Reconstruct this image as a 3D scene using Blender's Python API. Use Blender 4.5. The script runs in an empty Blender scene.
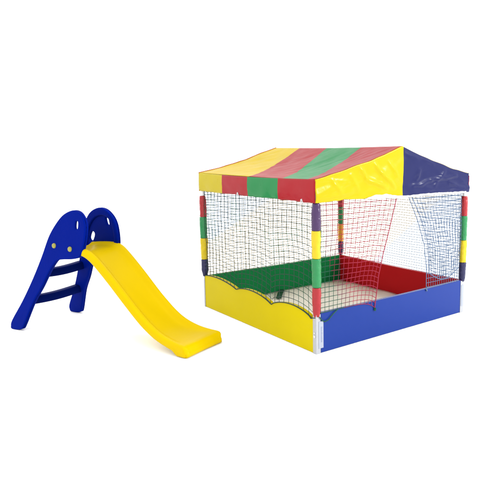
import bpy, bmesh, math, random
from mathutils import Vector, Matrix, noise

random.seed(7)
C = bpy.context.scene.collection
SC = bpy.context.scene

# ------------------------------------------------------------------ materials
def mat(name, col, rough=0.5, spec=0.3, coat=0.0, bump=0.0, bscale=30.0, var=0.0, vscale=6.0,
        metal=0.0, stretch=(1, 1, 1), rvar=0.0, trans=0.0, sheen=0.0, coat_rough=0.15):
    m = bpy.data.materials.new(name); m.use_nodes = True
    nt = m.node_tree; N = nt.nodes; L = nt.links
    bs = N['Principled BSDF']
    bs.inputs['Base Color'].default_value = (*col, 1)
    bs.inputs['Roughness'].default_value = rough
    bs.inputs['Specular IOR Level'].default_value = spec
    bs.inputs['Metallic'].default_value = metal
    bs.inputs['Coat Weight'].default_value = coat
    bs.inputs['Coat Roughness'].default_value = coat_rough
    bs.inputs['Sheen Weight'].default_value = sheen
    tc = N.new('ShaderNodeTexCoord'); mp = N.new('ShaderNodeMapping')
    mp.inputs['Scale'].default_value = stretch
    L.new(tc.outputs['Object'], mp.inputs['Vector'])
    if var:
        n = N.new('ShaderNodeTexNoise'); n.inputs['Scale'].default_value = vscale
        n.inputs['Detail'].default_value = 6
        L.new(mp.outputs[0], n.inputs['Vector'])
        mx = N.new('ShaderNodeMix'); mx.data_type = 'RGBA'
        mx.inputs[6].default_value = (*[min(1, c * (1 - var)) for c in col], 1)
        mx.inputs[7].default_value = (*[min(1, c * (1 + var)) for c in col], 1)
        L.new(n.outputs['Fac'], mx.inputs[0]); L.new(mx.outputs[2], bs.inputs['Base Color'])
    if rvar:
        n = N.new('ShaderNodeTexNoise'); n.inputs['Scale'].default_value = 9
        n.inputs['Detail'].default_value = 5
        L.new(mp.outputs[0], n.inputs['Vector'])
        mr = N.new('ShaderNodeMapRange')
        mr.inputs['To Min'].default_value = max(0.02, rough - rvar)
        mr.inputs['To Max'].default_value = rough + rvar
        L.new(n.outputs['Fac'], mr.inputs['Value']); L.new(mr.outputs[0], bs.inputs['Roughness'])
    if bump:
        n = N.new('ShaderNodeTexNoise'); n.inputs['Scale'].default_value = bscale
        n.inputs['Detail'].default_value = 4
        L.new(mp.outputs[0], n.inputs['Vector'])
        b = N.new('ShaderNodeBump'); b.inputs['Strength'].default_value = bump
        b.inputs['Distance'].default_value = 0.01
        L.new(n.outputs['Fac'], b.inputs['Height']); L.new(b.outputs[0], bs.inputs['Normal'])
        if coat: L.new(b.outputs[0], bs.inputs['Coat Normal'])
    if trans:
        t = N.new('ShaderNodeBsdfTranslucent'); t.inputs['Color'].default_value = (*col, 1)
        ad = N.new('ShaderNodeMixShader'); ad.inputs[0].default_value = trans
        L.new(bs.outputs[0], ad.inputs[1]); L.new(t.outputs[0], ad.inputs[2])
        L.new(ad.outputs[0], N['Material Output'].inputs['Surface'])
    return m

YEL, RED, GRN, BLU = (0.40, 0.32, 0.0), (0.27, 0.007, 0.012), (0.010, 0.165, 0.045), (0.007, 0.026, 0.170)
NVY = (0.010, 0.013, 0.070)
def vinyl(name, col): return mat(name, col, 0.30, 0.06, 0.16, bump=0.2, bscale=8, var=0.07, vscale=9, rvar=0.08, trans=0.12, coat_rough=0.12)
ROOF = [mat('roof_'+n, c, 0.42, 0.09 if n != 'yellow' else 0.06, 0.03, bump=0.25, bscale=9, var=0.08, vscale=8, rvar=0.08, trans=0.12)
        for n, c in (('yellow', (0.42, 0.30, 0.0)), ('red', (0.25, 0.008, 0.012)), ('green', GRN))]
V = {'y': vinyl('vinyl_yellow', YEL), 'r': vinyl('vinyl_red', RED), 'g': vinyl('vinyl_green', GRN), 'n': vinyl('vinyl_navy', NVY)}
def sheet(name, col): return mat(name, col, 0.42, 0.04, 0.0, bump=0.08, bscale=14, var=0.05, vscale=4, rvar=0.06)
PAN = {'y': sheet('panel_yellow', (0.42, 0.335, 0.0)), 'r': sheet('panel_red', (0.42, 0.009, 0.012)),
       'g': sheet('panel_green', (0.006, 0.155, 0.042)),
       'b': mat('panel_blue', BLU, 0.22, 0.10, 0.06, bump=0.07, bscale=5, var=0.05, vscale=3, rvar=0.08)}
def foam(name, col): return mat(name, col, 0.35, 0.25, 0.15, bump=0.6, bscale=26, var=0.12, vscale=25, rvar=0.1)
PAD = {'y': foam('sleeve_yellow', (0.44, 0.33, 0.001)), 'r': foam('sleeve_red', (0.25, 0.008, 0.012)),
       'g': foam('sleeve_green', (0.010, 0.155, 0.045)), 'n': foam('sleeve_navy', (0.010, 0.010, 0.05)),
       'p': foam('sleeve_purple', (0.035, 0.012, 0.06)), 'o': foam('sleeve_orange', (0.5, 0.22, 0.002))}
def cord(name, col): return mat(name, col, 0.75, 0.15, var=0.2, vscale=60)
NET = {'dark': cord('net_dark_green', (0.022, 0.042, 0.034)), 'red': cord('net_red', (0.22, 0.016, 0.036)),
       'pale': cord('net_pale_blue', (0.42, 0.53, 0.66)), 'blue': cord('net_blue', (0.075, 0.115, 0.19)), 'yel': cord('net_yellow', (0.60, 0.55, 0.42)),
       'grn': cord('net_green', (0.012, 0.06, 0.035)), 'maroon': cord('net_maroon', (0.10, 0.02, 0.035))}
STEEL = mat('galvanised_steel', (0.55, 0.56, 0.58), 0.38, 0.5, metal=0.85, var=0.12, vscale=30)
ALU = mat('bracket_aluminium', (0.30, 0.31, 0.33), 0.42, 0.4, metal=0.2, var=0.08, vscale=40, rvar=0.1)
STICK = mat('sticker_paper', (0.25, 0.275, 0.33), 0.5, 0.3)
INK = mat('sticker_ink', (0.16, 0.18, 0.27), 0.6, 0.2)
TAPE = mat('hem_tape_white', (0.42, 0.41, 0.41), 0.6, 0.2, bump=0.3, bscale=40, var=0.06, vscale=20)
MATT = mat('mat_cream', (0.74, 0.71, 0.62), 0.6, 0.2, bump=0.25, bscale=12, var=0.05, vscale=5)
STRAP = mat('strap_dark_green', (0.008, 0.05, 0.022), 0.6, 0.2, bump=0.3, bscale=60)
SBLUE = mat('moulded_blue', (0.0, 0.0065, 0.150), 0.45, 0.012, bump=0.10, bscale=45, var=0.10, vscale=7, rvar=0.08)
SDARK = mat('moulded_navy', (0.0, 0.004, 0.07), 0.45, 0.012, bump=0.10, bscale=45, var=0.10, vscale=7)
SYEL = mat('moulded_yellow', (0.47, 0.325, 0.0), 0.38, 0.03, bump=0.06, bscale=40, var=0.05, vscale=5, rvar=0.06)
BOLT = mat('cap_pale_yellow', (0.22, 0.20, 0.03), 0.4, 0.3, var=0.15, vscale=60)
FLOOR = mat('studio_white', (0.92, 0.92, 0.92), 0.9, 0.0, var=0.012, vscale=1.5)

# ------------------------------------------------------------------ helpers
def thing(name, label, cat, loc, rotz=0.0):
    o = bpy.data.objects.new(name, None); C.objects.link(o)
    o.location = loc; o.rotation_euler = (0, 0, rotz); o.empty_display_size = 0.2
    o['label'] = label; o['category'] = cat
    return o

def obj(name, verts, faces, mats, parent=None, off=(0, 0, 0), fm=None, smooth=False, solid=0.0, bevel=0.0, sub=0, label=None):
    me = bpy.data.meshes.new(name)
    me.from_pydata([(v[0] - off[0], v[1] - off[1], v[2] - off[2]) for v in verts], [], faces)
    if not isinstance(mats, (list, tuple)): mats = [mats]
    for m in mats: me.materials.append(m)
    if fm:
        for p, i in zip(me.polygons, fm): p.material_index = i
    bm = bmesh.new(); bm.from_mesh(me)
    bmesh.ops.recalc_face_normals(bm, faces=bm.faces); bm.to_mesh(me); bm.free()
    if smooth:
        for p in me.polygons: p.use_smooth = True
    o = bpy.data.objects.new(name, me); C.objects.link(o)
    if parent: o.parent = parent
    if solid:
        s = o.modifiers.new('solid', 'SOLIDIFY'); s.thickness = solid; s.offset = 0
    if bevel:
        b = o.modifiers.new('bevel', 'BEVEL'); b.width = bevel; b.segments = 3; b.limit_method = 'ANGLE'
    if sub:
        s = o.modifiers.new('sub', 'SUBSURF'); s.levels = sub; s.render_levels = sub
    if label: o['label'] = label
    return o

class MB:
    def __init__(s): s.v = []; s.f = []; s.m = []
    def add(s, vs, fs, mi=0):
        n = len(s.v); s.v += [tuple(v) for v in vs]; s.f += [tuple(i + n for i in f) for f in fs]; s.m += [mi] * len(fs)
    def box(s, a, b, mi=0):
        x0, y0, z0 = a; x1, y1, z1 = b
        s.add([(x0,y0,z0),(x1,y0,z0),(x1,y1,z0),(x0,y1,z0),(x0,y0,z1),(x1,y0,z1),(x1,y1,z1),(x0,y1,z1)],
              [(0,3,2,1),(4,5,6,7),(0,1,5,4),(1,2,6,5),(2,3,7,6),(3,0,4,7)], mi)
    def tube(s, pts, r, n=4, mi=0, cap=True, mis=None):
        pts = [Vector(p) for p in pts]; rings = []
        rr = r if isinstance(r, (list, tuple)) else [r] * len(pts)
        up = None
        for i, p in enumerate(pts):
            t = (pts[min(i+1, len(pts)-1)] - pts[max(i-1, 0)])
            if t.length < 1e-9: t = Vector((0, 0, 1))
            t.normalize()
            if up is None:
                up = Vector((0, 0, 1)) if abs(t.z) < .8 else Vector((1, 0, 0))
            a = t.cross(up).normalized(); b = a.cross(t).normalized(); up = b
            rings.append([p + a * (math.cos(2*math.pi*k/n) * rr[i]) + b * (math.sin(2*math.pi*k/n) * rr[i]) for k in range(n)])
        base = len(s.v)
        for ring in rings: s.v += [tuple(q) for q in ring]
        for i in range(len(pts) - 1):
            for k in range(n):
                k2 = (k + 1) % n
                s.f.append((base+i*n+k, base+i*n+k2, base+(i+1)*n+k2, base+(i+1)*n+k))
                s.m.append(mis[i] if mis else mi)
        if cap:
            s.f.append(tuple(base+k for k in reversed(range(n)))); s.m.append(mis[0] if mis else mi)
            s.f.append(tuple(base+(len(pts)-1)*n+k for k in range(n))); s.m.append(mis[-1] if mis else mi)
    def grid(s, P, mi=None):
        """P[i][j] points"""
        n = len(s.v); r = len(P); c = len(P[0])
        for row in P: s.v += [tuple(q) for q in row]
        for i in range(r - 1):
            for j in range(c - 1):
                s.f.append((n+i*c+j, n+i*c+j+1, n+(i+1)*c+j+1, n+(i+1)*c+j)); s.m.append(mi(i, j) if mi else 0)
    def build(s, name, mats, parent=None, off=(0,0,0), **k):
        return obj(name, s.v, s.f, mats, parent, off, fm=s.m, **k)

def lerp(a, b, t): return a + (b - a) * t
def interp(tab, x):
    if x <= tab[0][0]: return tab[0][1]
    for (x0, y0), (x1, y1) in zip(tab, tab[1:]):
        if x <= x1: return lerp(y0, y1, (x - x0) / (x1 - x0))
    return tab[-1][1]
def nz(x, y, z=0.0): return noise.noise(Vector((x, y, z)))

# ------------------------------------------------------------------ setting
f = MB(); S = 300
f.add([(-S, -S, 0), (S, -S, 0), (S, S, 0), (-S, S, 0)], [(0, 1, 2, 3)])
fl = f.build('floor', FLOOR); fl['kind'] = 'structure'; fl['label'] = 'seamless plain white studio floor under the toys'

# ------------------------------------------------------------------ ball pool
B_, A_ = 1.701, 1.70           # side along x, side along y
HP, ZV, ZE, ZR = 0.300, 1.098, 1.260, 1.491
O = (B_/2, A_/2, 0)
pool = thing('ball_pool', 'square ball pit with striped vinyl roof, netting walls and four coloured low panels', 'ball pit', O)
def P(mb, name, mats, parent=pool, **k): return mb.build(name, mats, parent, O, **k)

# base panels ------------------------------------------------------
TH = 0.035
ytab = [(0.0, .300), (.05, .272)]
def scallop(y):
    """top edge of the yellow panel: three bumps with sharp dips between"""
    dips = [(-.34, .255), (.060, .252), (.574, .246), (1.107, .268), (1.70, .293)]
    peak = [.28, .308, .307, .316]
    for (y0, z0), (y1, z1), pk in zip(dips, dips[1:], peak):
        if y0 <= y <= y1:
            t = (y - y0) / (y1 - y0)
            base = lerp(z0, z1, t)
            return base + (pk - lerp(z0, z1, .5)) * (math.sin(math.pi * t) ** 0.62)
    return .3
ny = 96
ys = [lerp(0.006, A_-0.004, i/ny) for i in range(ny+1)]
m = MB()
outer_b = [(0, y, 0.004) for y in ys]; outer_t = [(0, y, scallop(y)) for y in ys]
inner_t = [(TH, y, scallop(y)) for y in ys]; inner_b = [(TH, y, 0.004) for y in ys]
rows = []
for k in range(9):
    rows.append([(0.004*math.sin(math.pi*k/8)*nz(y*2, k*.3), y, lerp(.004, scallop(y), k/8)) for y in ys])
rows += [inner_t, inner_b, rows[0]]
m.grid(rows)
n0 = len(m.v)
m.f += [tuple([i*(ny+1) for i in range(8, -1, -1)] + [10*(ny+1), 9*(ny+1)]), tuple([i*(ny+1)+ny for i in range(0, 9)] + [9*(ny+1)+ny, 10*(ny+1)+ny])]; m.m += [0, 0]
py = P(m, 'base_panel', PAN['y'], label='yellow panel with scalloped top edge')
m = MB(); m.tube([(-.003, y, scallop(y)+.002) for y in ys], .0042, 5)
P(m, 'edge_cord', NET['dark'], parent=py)
def local(o, par): return o
def slab(axis, c0, c1, lo, hi, matr, label):
    m = MB(); n = 24; H = HP
    def top(t): return H - .006*math.sin(math.pi*t)
    rows = []
    for (c, z) in ((c0, 0), (c0, .33), (c0, .66), (c0, 1), (c1, 1), (c1, 0), (c0, 0)):
        row = []
        for i in range(n+1):
            t = i/n; q = lerp(lo, hi, t); zz = lerp(.004, top(t), z)
            d = .004*math.sin(math.pi*t)*math.sin(math.pi*min(z,.99))*nz(q*2.3, z*2, c0) if c0 == c else 0
            row.append((q, c+d, zz) if axis == 'y' else (c+d, q, zz))
        rows.append(row)
    m.grid(rows)
    c = n+1
    m.f += [(0, c, 2*c, 3*c, 4*c, 5*c), (n, 5*c+n, 4*c+n, 3*c+n, 2*c+n, c+n)]; m.m += [0, 0]
    return P(m, 'base_panel', matr, bevel=.003, label=label)
slab('y', 0, TH, .006+TH, B_-TH-.002, PAN['b'], 'glossy blue panel under the entrance curtains')
slab('y', A_, A_-TH, TH+.002, B_-TH-.002, PAN['g'], 'green panel at the back')
slab('x', B_, B_-TH, .006, A_-.004, PAN['r'], 'red panel at the back')
m = MB()
n = 28
g = [[(lerp(TH+.002, B_-TH-.002, i/n), lerp(TH+.002, A_-TH-.002, j/n), .020+.006*nz(i*.35, j*.35)+.003*nz(i*.9, j*.9, 3)) for j in range(n+1)] for i in range(n+1)]
m.grid(g); P(m, 'floor_mat', MATT, smooth=True, solid=.008)
m = MB()
d = Vector((.62-.85, 1.376-1.645, 0)).normalized(); sd = Vector((-d.y, d.x, 0))*.026
pts = [Vector((.85, 1.645, .036))+d*(.35*i/8) + Vector((0, 0, .008*math.sin(i*.4))) for i in range(9)]
m.grid([[p-sd, p, p+sd] for p in pts]); P(m, 'floor_strap', STRAP, solid=.006, label='dark green strap lying on the mat')

# rails, posts with padded sleeves -------------------------------------
corner = [(.014, .014), (.010, A_-.004), (B_-.006, .012), (B_-.004, A_-.006)]
segs = [('pygr', [1.095, .898, .699, .490, .274]), ('rgyn', [1.052, .854, .656, .455, .292]),
        ('rgyn', [1.060, .881, .663, .461, .284]), ('rgop', [1.050, .840, .654, .455, .290])]
for ci, ((px, py_), (cols, zs)) in enumerate(zip(corner, segs)):
    m = MB(); m.tube([(px, py_, .262), (px, py_, ZE-.015)], .016, 14)
    post = P(m, 'corner_post', STEEL, smooth=False)
    for k in range(4):
        z1, z0 = zs[k]-.0015, zs[k+1]+.0015
        m = MB(); n = 44; R = .033
        pts, rr = [], []
        wob = random.random()*10
        for i in range(n+1):
            t = i/n; z = lerp(z0, z1, t); r = R*(1+.08*nz(z*9, wob)+.06*nz(z*30, wob+4))
            if k == 3: r *= lerp(.62, 1, min(1, t*2.2)**.7)        # gathered at the bottom
            if k == 0: r *= lerp(.70, 1, min(1, (1-t)*2.8)**.6)    # gathered at the top
            if i in (0, n) : r *= .955
            pts.append((px+.003*nz(z*5, wob+2), py_+.003*nz(z*5, wob+7), z)); rr.append(r)
        m.tube(pts, rr, 32)
        sl = P(m, 'padded_sleeve', PAD[cols[k]], parent=post, smooth=True)
        for vv in sl.data.vertices:                                     # wrinkles of the wrapped vinyl
            ang = math.atan2(vv.co.y-(py_-O[1]), vv.co.x-(px-O[0]))
            q = 1+.07*nz(math.cos(ang)*1.5+ci*3, math.sin(ang)*1.5, vv.co.z*14)+.05*nz(math.cos(ang)*2.5+ci*3, math.sin(ang)*2.5+vv.co.z*40, vv.co.z*50)
            vv.co.x = px-O[0]+(vv.co.x-px+O[0])*q; vv.co.y = py_-O[1]+(vv.co.y-py_+O[1])*q
def rail(p, q, r=.014):
    m = MB(); m.tube([p, q], r, 12); P(m, 'roof_rail', STEEL)
zr_ = ZE-.022
rail((.014, .02, zr_), (.014, A_-.02, zr_)); rail((B_-.008, .02, zr_), (B_-.008, A_-.02, zr_))
rail((.03, .016, zr_), (B_-.03, .016, zr_)); rail((.03, A_-.012, zr_), (B_-.03, A_-.012, zr_))
rail((B_/2, .02, ZR-.022), (B_/2, A_-.02, ZR-.022))

# corner brackets -----------------------------------------------------
def bracket(px, py_, sx, sy, name='corner_bracket', w=.022, H=.294):
    m = MB(); t = .004; e = .004
    ox, oy = px - sx*e, py_ - sy*e
    vs = [(ox, oy), (ox+sx*w, oy), (ox+sx*w, oy+sy*t), (ox+sx*t, oy+sy*t), (ox+sx*t, oy+sy*w), (ox, oy+sy*w)]
    m.add([(x, y, .002) for x, y in vs]+[(x, y, H) for x, y in vs],
          [(0,1,2,3), (0,3,4,5), (6,7,8,9), (6,9,10,11)]+[(i, (i+1) % 6, (i+1) % 6+6, i+6) for i in range(6)])
    return P(m, name, ALU, bevel=.001)
bf = bracket(0, 0, 1, 1, w=.040)
m = MB(); m.box((.017, -.0068, .04), (.060, -.0042, .240))
st = P(m, 'sticker', STICK, parent=bf, bevel=.001)
m = MB()
z = .085
rs = random.Random(3)
while z < .200:                                                    # a column of tiny unreadable print
    h = rs.uniform(.005, .010); m.box((.036, -.0074, z), (.036+rs.uniform(.007, .013), -.0066, z+h*.7)); z += h
P(m, 'sticker_print', INK, parent=st)
m = MB(); m.tube([(-.0045, .016, .13), (-.0075, .016, .13)], .011, 12); m.tube([(-.0045, .016, .155), (-.0075, .016, .155)], .008, 12)
P(m, 'bracket_bolt', STEEL, parent=bf)
bracket(0, A_, 1, -1); bR = bracket(B_, 0, -1, 1, w=.046); bracket(B_, A_, -1, -1)
m = MB(); m.box((B_-.034, -.0070, .06), (B_-.004, -.0045, .255)); P(m, 'sticker', STICK, parent=bR)

# canopy ---------------------------------------------------------------
ridge_y = [1.712, 1.312, .906, .450, -.012]
eave_y = [1.712, .848, .389, .085, -.012]
vtail = [0, .28, .54, .80, 1]
def roof_pt(s, t, side):
    """s 0..1 from the far gable to the near one, t 0..1 from ridge to eave"""
    k = min(3, int(s*4)); fr = s*4-k
    yr = lerp(ridge_y[k], ridge_y[k+1], fr); ye = lerp(eave_y[k], eave_y[k+1], fr)
    tt = t ** 1.25
    y = lerp(yr, ye, tt)
    ends = math.sin(math.pi*min(1, max(0, s)))
    z = lerp(ZR, ZE, t) - math.sin(math.pi*t)*(.016+.030*ends**.7) - .008*ends*(1-t)
    z -= .010*ends*t
    w = .010*nz(y*3.1, t*2.2, side)*math.sin(math.pi*t) + .0042*nz(y*22-t*8, t*4, side+9)*math.sin(math.pi*t)**.5 + .006*nz(y*9+t*5, t*3, side+5)*math.sin(math.pi*t)**.5
    x = lerp(0, B_/2+.012, 1-t) - .012 if side == 0 else lerp(B_/2, B_+.012, t)
    return (x, y, z + w)
m = MB(); NS, NT = 128, 40
colr = [0, 1, 2, 1]
m.grid([[roof_pt(i/NS, j/NT, 0) for j in range(NT+1)] for i in range(NS+1)], mi=lambda i, j: colr[min(3, i*4//NS)])
m.grid([[roof_pt(i/NS, j/NT, 1) for j in range(NT+1)] for i in range(NS+1)], mi=lambda i, j: colr[3-min(3, i*4//NS)])
canopy = P(m, 'canopy_roof', ROOF, smooth=True, solid=.0025)

for s_ in (.03, .97):                                              # rafters under the cloth
    for side in (0, 1):
        m = MB(); m.tube([Vector(roof_pt(s_, t/16, side))-Vector((0, 0, .022)) for t in range(17)], .012, 10)
        P(m, 'rafter', STEEL)
def valance(side):
    m = MB(); n = 88; r = 12
    marks = [1.70, 1.287, .872, .435, 0.0]
    def pt(i, j):
        s = i/n; y = lerp(A_+.014, -.014, s); t = j/r
        zt = roof_pt(s, 1, side)[2] if 0 < s < 1 else ZE
        zb = ZV+.006*nz(y*5, 9, side)+.005*nz(y*14, 3)-.004
        z = lerp(zt, zb, t)
        o = .012+.004*math.sin(math.pi*t)+.007*t*nz(y*6, t*1.5, side)+.0035*nz(y*15+t*6, t*4, side+2)*t
        x = -o if side == 0 else B_+o
        return (x, y, z)
    cols = [0, 1, 2, 1]
    def mi(i, j):
        y = lerp(A_+.014, -.014, (i+.5)/n)
        for k in range(4):
            if y > marks[k+1]: return cols[k]
        return 1
    m.grid([[pt(i, j) for j in range(r+1)] for i in range(n+1)], mi=mi)
    o = P(m, 'valance', [V['y'], V['r'], V['g']], parent=canopy, smooth=True, solid=.0025)
    return o, pt, n, r
v0, vp, vn, vr = valance(0); valance(1)
for i in (35, 80):                                                # white tie loops at the hem
    x, y, z = vp(i, vr)
    m = MB(); m.tube([(x-.002, y+.010, z-.004), (x-.006, y+.004, z+.018), (x-.006, y-.004, z+.022), (x-.002, y-.010, z-.004)], .0045, 6)
    P(m, 'tie_loop', TAPE, parent=v0)

CREASE = [((.55,1.364),(.625,1.295),.011),((.625,1.295),(.769,1.176),.012),((.388,1.351),(.469,1.254),.009),((.469,1.254),(.681,1.164),.011),
          ((.319,1.28),(.399,1.138),.007),((.90,1.438),(1.03,1.398),.010),((1.09,1.397),(1.228,1.347),.010),((1.0,1.174),(1.208,1.216),.010),
          ((1.208,1.216),(1.537,1.24),.009),((1.057,1.301),(1.011,1.206),.008),((1.38,1.29),(1.26,1.17),.007),((.14,1.25),(.23,1.14),.007),((.71,1.37),(.80,1.26),.007),((1.44,1.19),(1.65,1.135),.006)]
def crease(x, z):
    o = 0
    p = Vector((x+.012*nz(x*9, z*9, 61), z+.012*nz(x*9, z*9, 62)))
    for a, b, h in CREASE:
        a = Vector(a); d = Vector(b)-a; t = max(0, min(1, (p-a).dot(d)/d.length_squared))
        q = (p-a-d*t).length; o += h*math.exp(-(q/.017)**2)*(.55+.45*math.sin(math.pi*t))
    return o
def gable(yp, sgn, cols):
    n, r = 150, 36
    m = MB()
    def pt(i, j):
        s = i/n; x = lerp(-.014, B_+.024, s); t = j/r
        side = 0 if x < B_/2 else 1
        tt = min(1, abs(x-B_/2)/(B_/2))
        zt = roof_pt(1 if sgn < 0 else 0, tt, side)[2]
        zb = ZV+.010*math.sin(math.pi*(s*2 % 1))*(1 if s < .5 else .3)+.006*nz(x*6, 2, yp)+.004*nz(x*17, 8, yp)-.004
        z = lerp(zt, zb, t)
        amp = math.sin(math.pi*min(1, t*.75+.02))
        o = .013+.010*amp*nz(x*3+t*2.4, t*2+x, yp+1)
        o += .003*amp*max(0, 1-abs(nz(x*2.2-t*1.1, t*1.2+x*.6, yp+7))*5)       # sharp pulled creases
        o += .0015*amp*nz(x*13+t*8, t*5, yp+3)
        if sgn < 0: o += 1.0*crease(x, z)*min(1, t*5)*min(1, (1-t)*4)
        if s < .5: o += .006*amp*math.sin((x*7+t*3.3))*math.exp(-((x-.4)/.3)**2)
        return (x, yp+sgn*o, z)
    m.grid([[pt(i, j) for j in range(r+1)] for i in range(n+1)], mi=lambda i, j: 0 if i < n//2+1 else 1)
    o = P(m, 'gable_valance', [V[c] for c in cols], parent=canopy, smooth=True, solid=.0025)
    return o, pt, n, r
g0, gp, gn, gr = gable(0, -1, 'yn'); gable(A_, 1, 'rn')
# white hem tape showing below the entrance gable
m = MB()
rows = []
for i in range(gn+1):
    x, y, z = gp(i, gr)
    if x < .46 or x > B_-.02: continue
    w = -.004+.014*min(1, (x-.46)*9)+.010*abs(nz(x*8, 4))+.012*math.exp(-((x-.62)/.12)**2)
    rows.append([(x, y-.0032, z+w+.004*nz(x*30, 1)), (x, y-.005, z+w*.4), (x, y-.003, z-.006+.006*nz(x*22, 5))])
m.grid(rows); P(m, 'hem_tape', TAPE, parent=g0, smooth=True)
# piping along the ridge ends and corners
m = MB()
m.tube([(B_+.015, -.016, ZE+.006), (B_+.015, -.016, ZE-.02)], .008, 8); P(m, 'corner_cap', STEEL, parent=canopy)

m = MB(); m.tube([Vector(roof_pt(0, t/24, 0))+Vector((0, .004, .001)) for t in range(25)], .0048, 8)
P(m, 'edge_piping', V['r'], parent=canopy)

# nets -----------------------------------------------------------------
def net(pos, nu, nv, mats, pick, label=None, r=.0023, sub=3, parent=pool, skip=None):
    """a knotted net: pos(u,v) gives the point, nu x nv cells"""
    m = MB()
    for i in range(nu+1):
        pts = [pos(i/nu, k/(nv*sub)) for k in range(nv*sub+1)]
        m.tube(pts, r, 4, cap=False, mis=[pick(pts[k]) for k in range(len(pts)-1)])
    for j in range(nv+1):
        pts = [pos(k/(nu*sub), j/nv) for k in range(nu*sub+1)]
        m.tube(pts, r, 4, cap=False, mis=[pick(pts[k]) for k in range(len(pts)-1)])
    return P(m, 'safety_net', mats, parent=parent, label=label)

# yellow side, dark green
def pos_y(u, v):
    y = lerp(A_-.048, .035, u)
    zb = scallop(y); zt = ZV+.012
    z = lerp(zb, zt, v)
    w = math.sin(math.pi*v)
    z += .013*w*nz(u*4, v*2.0, 1) + .0022*w*nz(u*13, v*9, 2) - .010*math.sin(math.pi*u)*w
    y2 = y + w*.014*nz(u*3, v*3, 5) + w*.0018*nz(u*15, v*12, 8)
    return (.006 + .018*w*nz(u*3, v*2, 11) + .003*nz(u*10, v*9, 4), y2, z)
net(pos_y, 26, 18, [NET['dark'], NET['grn']], lambda p: 0 if nz(p[1]*3, p[2]*3) < .25 else 1, label='dark green net above the yellow panel')

# red entrance curtain
def edge_red(z): return interp([(.20, .573), (.241, .574), (.499, .603), (.652, .645), (.88, .729), (1.088, .804), (1.2, .83)], z)
def edge_blue(z): return interp([(.28, 1.186), (.46, 1.181), (.677, 1.149), (.894, 1.056), (1.072, .955), (1.2, .90)], z)
def pos_r(u, v):
    z = lerp(.302-.058*u**8, ZV+.014, v)
    w = math.sin(math.pi*v); e = edge_red(z)
    x = lerp(.035, e, u)
    x += w*.010*nz(u*3, v*4, 21)*(1-u**4); z2 = z + w*(.012*nz(u*3, v*3, 22)+.002*nz(u*11, v*10, 3)) + .030*w*u*(v-.5)
    return (x, -.006-.016*w*abs(nz(u*3, v*2, 23))-.012*u*w, z2)
def pick_r(p):
    q = p[0] + (p[2]-.37)*.35 + .06*nz(p[0]*5, p[2]*5)
    return 0 if q > .32 else (1 if q > .21 else 2)
nr = net(pos_r, 14, 22, [NET['red'], NET['maroon'], NET['grn']], pick_r, label='red net curtain left of the entrance gap')
m = MB(); m.tube([pos_r(1, k/60) for k in range(61)], .0036, 6); P(m, 'hem_cord', NET['red'], parent=nr)
m = MB()
for k in range(4): m.tube([Vector(pos_r(1, 0))+Vector((.012*nz(k, 1)*2+.006*math.sin(a*3+k), -.004+.004*math.cos(a*4+k), -.022+.007*a)) for a in [i*.35 for i in range(10)]], .0035, 5)
P(m, 'tie_knot', NET['grn'], parent=nr)
# cord lacing the curtain to the blue panel beside the post
m = MB()
pts = [(.02, -.010, .276), (.045, -.010, .247), (.07, -.010, .232), (.106, -.010, .241), (.15, -.010, .276), (.195, -.008, .302)]
m.tube(pts, .0038, 5); P(m, 'lacing_cord', NET['grn'], parent=nr)
# blue entrance curtain: two gathered layers
def mk_b(layer):
    def pos_b(u, v):
        z = lerp(.309 if layer == 0 else .43, ZV+.014, v)
        w = math.sin(math.pi*v); e = edge_blue(z) + (.035 if layer else 0)
        x = lerp(e, B_-.078, u)
        x += w*.014*nz(u*4, v*4, 31+layer*7)*(1-(1-u)**4) + .0025*w*nz(u*14, v*12, layer)
        z2 = z + w*(.018*nz(u*3, v*3, 32+layer*5)+.003*nz(u*10, v*9, 3)) - .035*w*(1-u)*u
        if layer: z2 -= (1-v)*.08*math.sin(math.pi*u)
        return (x, -.004-.014*layer*w-.016*w*abs(nz(u*3, v*3, 33+layer)), z2)
    return pos_b
for layer in (0, 1):
    pb = mk_b(layer)
    nb = net(pb, 15, 21 if layer == 0 else 18, [NET['blue']], lambda p: 0,
             label='blue net curtain right of the entrance gap' if layer == 0 else 'second gathered layer of the blue net curtain')
    m = MB(); m.tube([pb(0, k/60) for k in range(61)], .0032, 6)
    if layer: m.tube([pb(k/40, 0) for k in range(41)], .0036, 6)
    P(m, 'hem_cord', NET['blue'], parent=nb)
m = MB(); m.tube([Vector(mk_b(0)(0, 0))+Vector((.006*math.sin(i), -.004, -.03+.004*i)) for i in range(10)], .006, 6); P(m, 'tie_knot', NET['blue'], parent=nb)
# two nets at the back, yellow with a blue corner
def pos_bk(u, v):
    w = math.sin(math.pi*v)
    return (lerp(.03, B_-.03, u)+.010*w*nz(u*4, v*4, 41), A_-.010+.016*w*nz(u*3, v*2, 42), lerp(HP, ZV+.01, v)+w*(.012*nz(u*4, v*3, 43)+.002*nz(u*12, v*9, 44)))
net(pos_bk, 50, 32, [NET['yel'], NET['pale']], lambda p: 1 if p[2] > .585+.53*p[0] else 0, r=.0032, label='yellow and blue net above the green panel')
def pos_rt(u, v):
    w = math.sin(math.pi*v)
    return (B_-.010+.016*w*nz(u*3, v*2, 52), lerp(.03, A_-.03, u)+.010*w*nz(u*4, v*4, 51), lerp(HP, ZV+.01, v)+w*(.012*nz(u*4, v*3, 53)+.002*nz(u*12, v*9, 54)))
net(pos_rt, 50, 32, [NET['yel'], NET['pale']], lambda p: 1 if p[2] < .773-.794*(p[1]-.581) else 0, r=.0030, label='yellow and blue net above the red panel')

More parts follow.
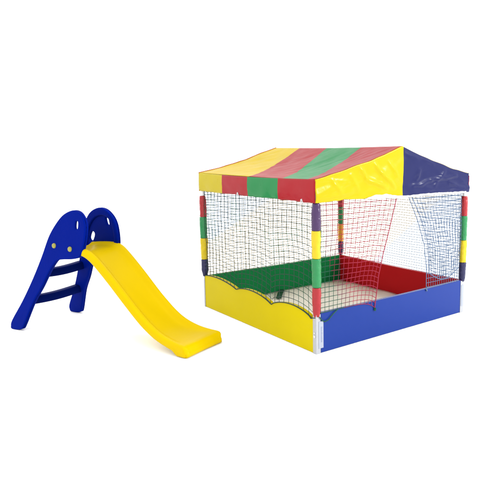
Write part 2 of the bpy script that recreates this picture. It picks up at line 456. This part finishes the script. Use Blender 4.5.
# ------------------------------------------------------------------ slide
ANG = 23.0988; SX, SY = -.59645, .64388
slide = thing('toddler_slide', 'toddler slide with yellow chute, blue rounded side panels and two blue steps', 'slide', (SX, SY, 0), math.radians(ANG-90))
L0, KZ, TT = -.31039, .16781, -.006806          # lean of the side panels: lat = L0 + KZ*z + TT*(down+1.2)
outline = [(-1.735,.022),(-1.723,.076),(-1.611,.244),(-1.505,.432),(-1.419,.614),(-1.351,.781),(-1.276,.889),(-1.198,.961),
           (-1.101,.998),(-1.024,.988),(-.966,.939),(-.939,.874),(-.938,.786),(-.954,.695),(-.972,.658),(-1.003,.636),
           (-1.074,.622),(-1.157,.614),(-1.225,.603),(-1.257,.581),(-1.317,.501),(-1.390,.373),(-1.481,.236),(-1.569,.049),
           (-1.602,.012),(-1.675,.0),(-1.725,.003)]
def smooth_closed(pts, n=5):
    out = []; N = len(pts)
    for i in range(N):
        p0, p1, p2, p3 = [Vector(pts[(i+k-1) % N]) for k in range(4)]
        for j in range(n):
            t = j/n
            out.append(tuple(.5*((2*p1)+(-p0+p2)*t+(2*p0-5*p1+4*p2-p3)*t*t+(-p0+3*p1-3*p2+p3)*t**3)))
    return out
def slot(cx, cy, rx, ry, rot=0, n=20):
    o = []
    for i in range(n):
        a = 2*math.pi*i/n; e = .72
        x = math.copysign(abs(math.cos(a))**e, math.cos(a))*rx; y = math.copysign(abs(math.sin(a))**e, math.sin(a))*ry
        o.append((cx+x*math.cos(rot)-y*math.sin(rot), cy+x*math.sin(rot)+y*math.cos(rot)))
    return o
def flat_shape(loops, half, bev):
    """filled 2D outline with holes -> rounded plate mesh data (local z = thickness)"""
    cu = bpy.data.curves.new('tmp', 'CURVE'); cu.dimensions = '2D'; cu.fill_mode = 'BOTH'
    for lp in loops:
        sp = cu.splines.new('POLY'); sp.points.add(len(lp)-1); sp.use_cyclic_u = True
        for q, (x, y) in zip(sp.points, lp): q.co = (x, y, 0, 1)
    cu.extrude = half-bev; cu.bevel_depth = bev; cu.bevel_resolution = 3; cu.offset = -bev
    o = bpy.data.objects.new('tmp', cu); C.objects.link(o)
    dg = bpy.context.evaluated_depsgraph_get(); dg.update()
    me = bpy.data.meshes.new_from_object(o.evaluated_get(dg))
    vs = [tuple(v.co) for v in me.vertices]; fs = [tuple(p.vertices) for p in me.polygons]
    bpy.data.objects.remove(o); bpy.data.curves.remove(cu); bpy.data.meshes.remove(me)
    return vs, fs
OUT = smooth_closed(outline)
SLOT_A = slot(-1.038, .887, .016, .032, .05)
SLOT_B = slot(-1.255, .747, .022, .047, -.6)
# inner recess of the lobe, open towards the other panel
recess = smooth_closed([(x*.909+.0036, z*.893) for x, z in [(-1.46,.73),(-1.425,.86),(-1.35,.965),(-1.27,1.025),(-1.19,1.045),(-1.13,1.03),(-1.095,.985),(-1.085,.90),(-1.10,.80),(-1.14,.745),(-1.24,.725),(-1.36,.72)]])
PT = .055
def side_panel(mir, label):
    holes = [SLOT_A] + ([SLOT_B] if mir else [])
    m = MB()
    vs, fs = flat_shape([OUT]+holes, .016, .010)
    m.add([(x, y, z+.018) for x, y, z in vs], fs)
    vs2, fs2 = flat_shape([OUT, recess], .0255, .012)
    m.add([(x, y, z+.0295) for x, y, z in vs2], fs2)
    w = []
    for x, y, th in m.v:
        lat = L0+KZ*y+TT*(x+1.2)+th*.74
        w.append((x, -lat if mir else lat, y))
    o = obj('side_panel', w, m.f, SBLUE, slide, smooth=True, label=label)
    for p in o.data.polygons: p.use_smooth = True
    o.data.set_sharp_from_angle(angle=math.radians(40))
    return o
pn = side_panel(False, 'blue side panel with two pale yellow caps')
pf = side_panel(True, 'blue side panel beyond the chute')
def plat(x, z): return L0+KZ*z+TT*(x+1.2)
for (x, z) in ((-1.273, .713), (-1.0865, .6996)):
    m = MB(); l = plat(x, z)
    m.tube([(x, l+.010, z), (x, l-.001, z), (x, l-.006, z), (x, l-.008, z)], [.021, .021, .018, .011], 20)
    m.add([], [])
    m.build('bolt_cap', BOLT, pn, smooth=False)
# steps: hollow moulded treads between the legs
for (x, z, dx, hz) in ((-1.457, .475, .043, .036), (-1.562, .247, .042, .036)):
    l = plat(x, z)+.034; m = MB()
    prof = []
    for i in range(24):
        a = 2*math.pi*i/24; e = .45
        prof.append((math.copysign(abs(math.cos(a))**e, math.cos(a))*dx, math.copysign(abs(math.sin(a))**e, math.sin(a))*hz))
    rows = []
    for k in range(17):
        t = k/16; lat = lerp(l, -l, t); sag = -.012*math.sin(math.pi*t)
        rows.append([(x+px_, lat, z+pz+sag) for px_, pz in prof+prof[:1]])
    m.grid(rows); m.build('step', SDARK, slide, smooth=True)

# chute --------------------------------------------------------------------
path = [(-1.25,.700),(-1.12,.712),(-1.0,.715),(-.94,.705),(-.885,.68),(-.82,.632),(-.745,.567),(-.671,.500),(-.59,.423),(-.513,.350),(-.43,.277),
        (-.358,.219),(-.28,.170),(-.204,.136),(-.12,.112),(-.04,.099),(.010,.094),(.036,.088),(.053,.072),(.059,.046)]
def crom(P_, n):
    out = []
    for i in range(len(P_)-1):
        p0, p1, p2, p3 = [Vector(P_[min(max(i+k-1, 0), len(P_)-1)]) for k in range(4)]
        for j in range(n):
            t = j/n; out.append(.5*((2*p1)+(-p0+p2)*t+(2*p0-5*p1+4*p2-p3)*t*t+(-p0+3*p1-3*p2+p3)*t**3))
    out.append(Vector(P_[-1])); return out
PATH = crom(path, 3); NP = len(PATH)
m = MB(); rows = []
for i, p in enumerate(PATH):
    t = (PATH[min(i+1, NP-1)]-PATH[max(i-1, 0)]).normalized()
    nrm = Vector((-t.y, t.x))
    if nrm.y < 0: nrm = -nrm
    s = i/(NP-1)
    W = interp([(-1.25, .185), (-1.0, .192), (-.85, .180), (-.5, .174), (-.3, .178), (-.15, .192), (0, .210), (.036, .212), (.053, .207), (.06, .199)], p.x)
    dep = interp([(-1.25, .026), (-1.0, .030), (-.85, .036), (-.25, .036), (-.1, .020), (0, .006), (.03, .004)], p.x)
    side = interp([(-1.25, .050), (-.9, .062), (-.3, .064), (-.14, .062), (-.055, .066), (-.035, .2), (.08, .2)], p.x)
    th = .026
    # cross-section, lips at normal offset 0
    cs = [(-W, -side), (-W-.004, -side*.55), (-W, -.014), (-W+.010, -.003), (-W+.024, 0), (-W+.040, -.004), (-W+.056, -dep*.55), (-W+.075, -dep*.92), (-W+.11, -dep), (0, -dep-.003)]
    cs += [(-a, b_) for a, b_ in reversed(cs[:-1])]
    bot = [(W-.022, -side), (W-.028, -dep-th), (0, -dep-th-.004), (-W+.028, -dep-th), (-W+.022, -side)]
    row = []
    for a, b_ in cs+bot:
        q = p + nrm*b_; 
        if side > .1 and b_ < -.05: q = Vector((p.x-.012*min(1, abs(b_)*6), p.y+(.003-p.y)*min(1, abs(b_)/side)))
        row.append((q.x, a*(.965 if side > .1 and b_ < -.05 else 1), max(.003, q.y)))
    row.append(row[0]); rows.append(row)
m.grid(rows)
nc = len(rows[0])
base = len(m.v)
# rounded front lip curling down to the floor
lip = []
end = rows[-1]
ncs = 19
top = [end[k] for k in range(ncs)]
lr = []
for (dx, zf, wf) in ((.0, 1, 1), (.006, .80, 1.0), (.007, .45, 1.0), (.002, .12, .99), (-.010, 0.0, .975), (-.035, .0, .95), (-.07, .02, .93)):
    lr.append([(x+dx, y*wf, lerp(.003, z, zf)) for x, y, z in top])
m.grid(lr)
ch = m.build('chute', SYEL, slide, smooth=True)
bm = bmesh.new(); bm.from_mesh(ch.data); bmesh.ops.remove_doubles(bm, verts=bm.verts, dist=.0008)
bmesh.ops.recalc_face_normals(bm, faces=bm.faces); bm.to_mesh(ch.data); bm.free()
for p in ch.data.polygons: p.use_smooth = True
s_ = ch.modifiers.new('sub', 'SUBSURF'); s_.levels = 1; s_.render_levels = 2

# ------------------------------------------------------------------ camera
F_, PITCH, YAW, ROLL = 564.377284, .138306318, .869677427, -.00152271152
fw = Vector((math.cos(YAW)*math.cos(PITCH), math.sin(YAW)*math.cos(PITCH), -math.sin(PITCH)))
rt = Vector((math.sin(YAW), -math.cos(YAW), 0)); up = rt.cross(fw)
c_, s2 = math.cos(ROLL), math.sin(ROLL)
rt, up = rt*c_+up*s2, up*c_-rt*s2
cam = bpy.data.cameras.new('camera'); co = bpy.data.objects.new('camera', cam); C.objects.link(co)
cam.sensor_width = 36; cam.lens = 36*F_/480; cam.clip_end = 2000
cam.shift_x = -(333.811170-240)/480; cam.shift_y = (231.724496-240)/480
M3 = Matrix((rt, up, -fw)).transposed().to_4x4()
M3.translation = Vector((-2.42482202, -3.06721411, 1.43733596)); co.matrix_world = M3
SC.camera = co

# ------------------------------------------------------------------ light: white studio
w = bpy.data.worlds.new('World'); SC.world = w; w.use_nodes = True
bg = w.node_tree.nodes['Background']; bg.inputs[0].default_value = (1, 1, 1, 1); bg.inputs[1].default_value = 2.25
def area(name, loc, target, size, power, col=(1, 1, 1)):
    l = bpy.data.lights.new(name, 'AREA'); l.shape = 'RECTANGLE'; l.size = size[0]; l.size_y = size[1]; l.energy = power; l.color = col
    o = bpy.data.objects.new(name, l); C.objects.link(o); o.location = loc
    o.rotation_euler = (Vector(target)-Vector(loc)).to_track_quat('-Z', 'Y').to_euler()
area('key_softbox', (4.3, -4.8, 3.2), (.6, .3, .8), (1.5, 1.5), 400)

SC.view_settings.view_transform = 'Standard'; SC.view_settings.look = 'None'
SC.view_settings.exposure = 0; SC.view_settings.gamma = 1
SC.render.engine = 'CYCLES'
SC.cycles.max_bounces = 8
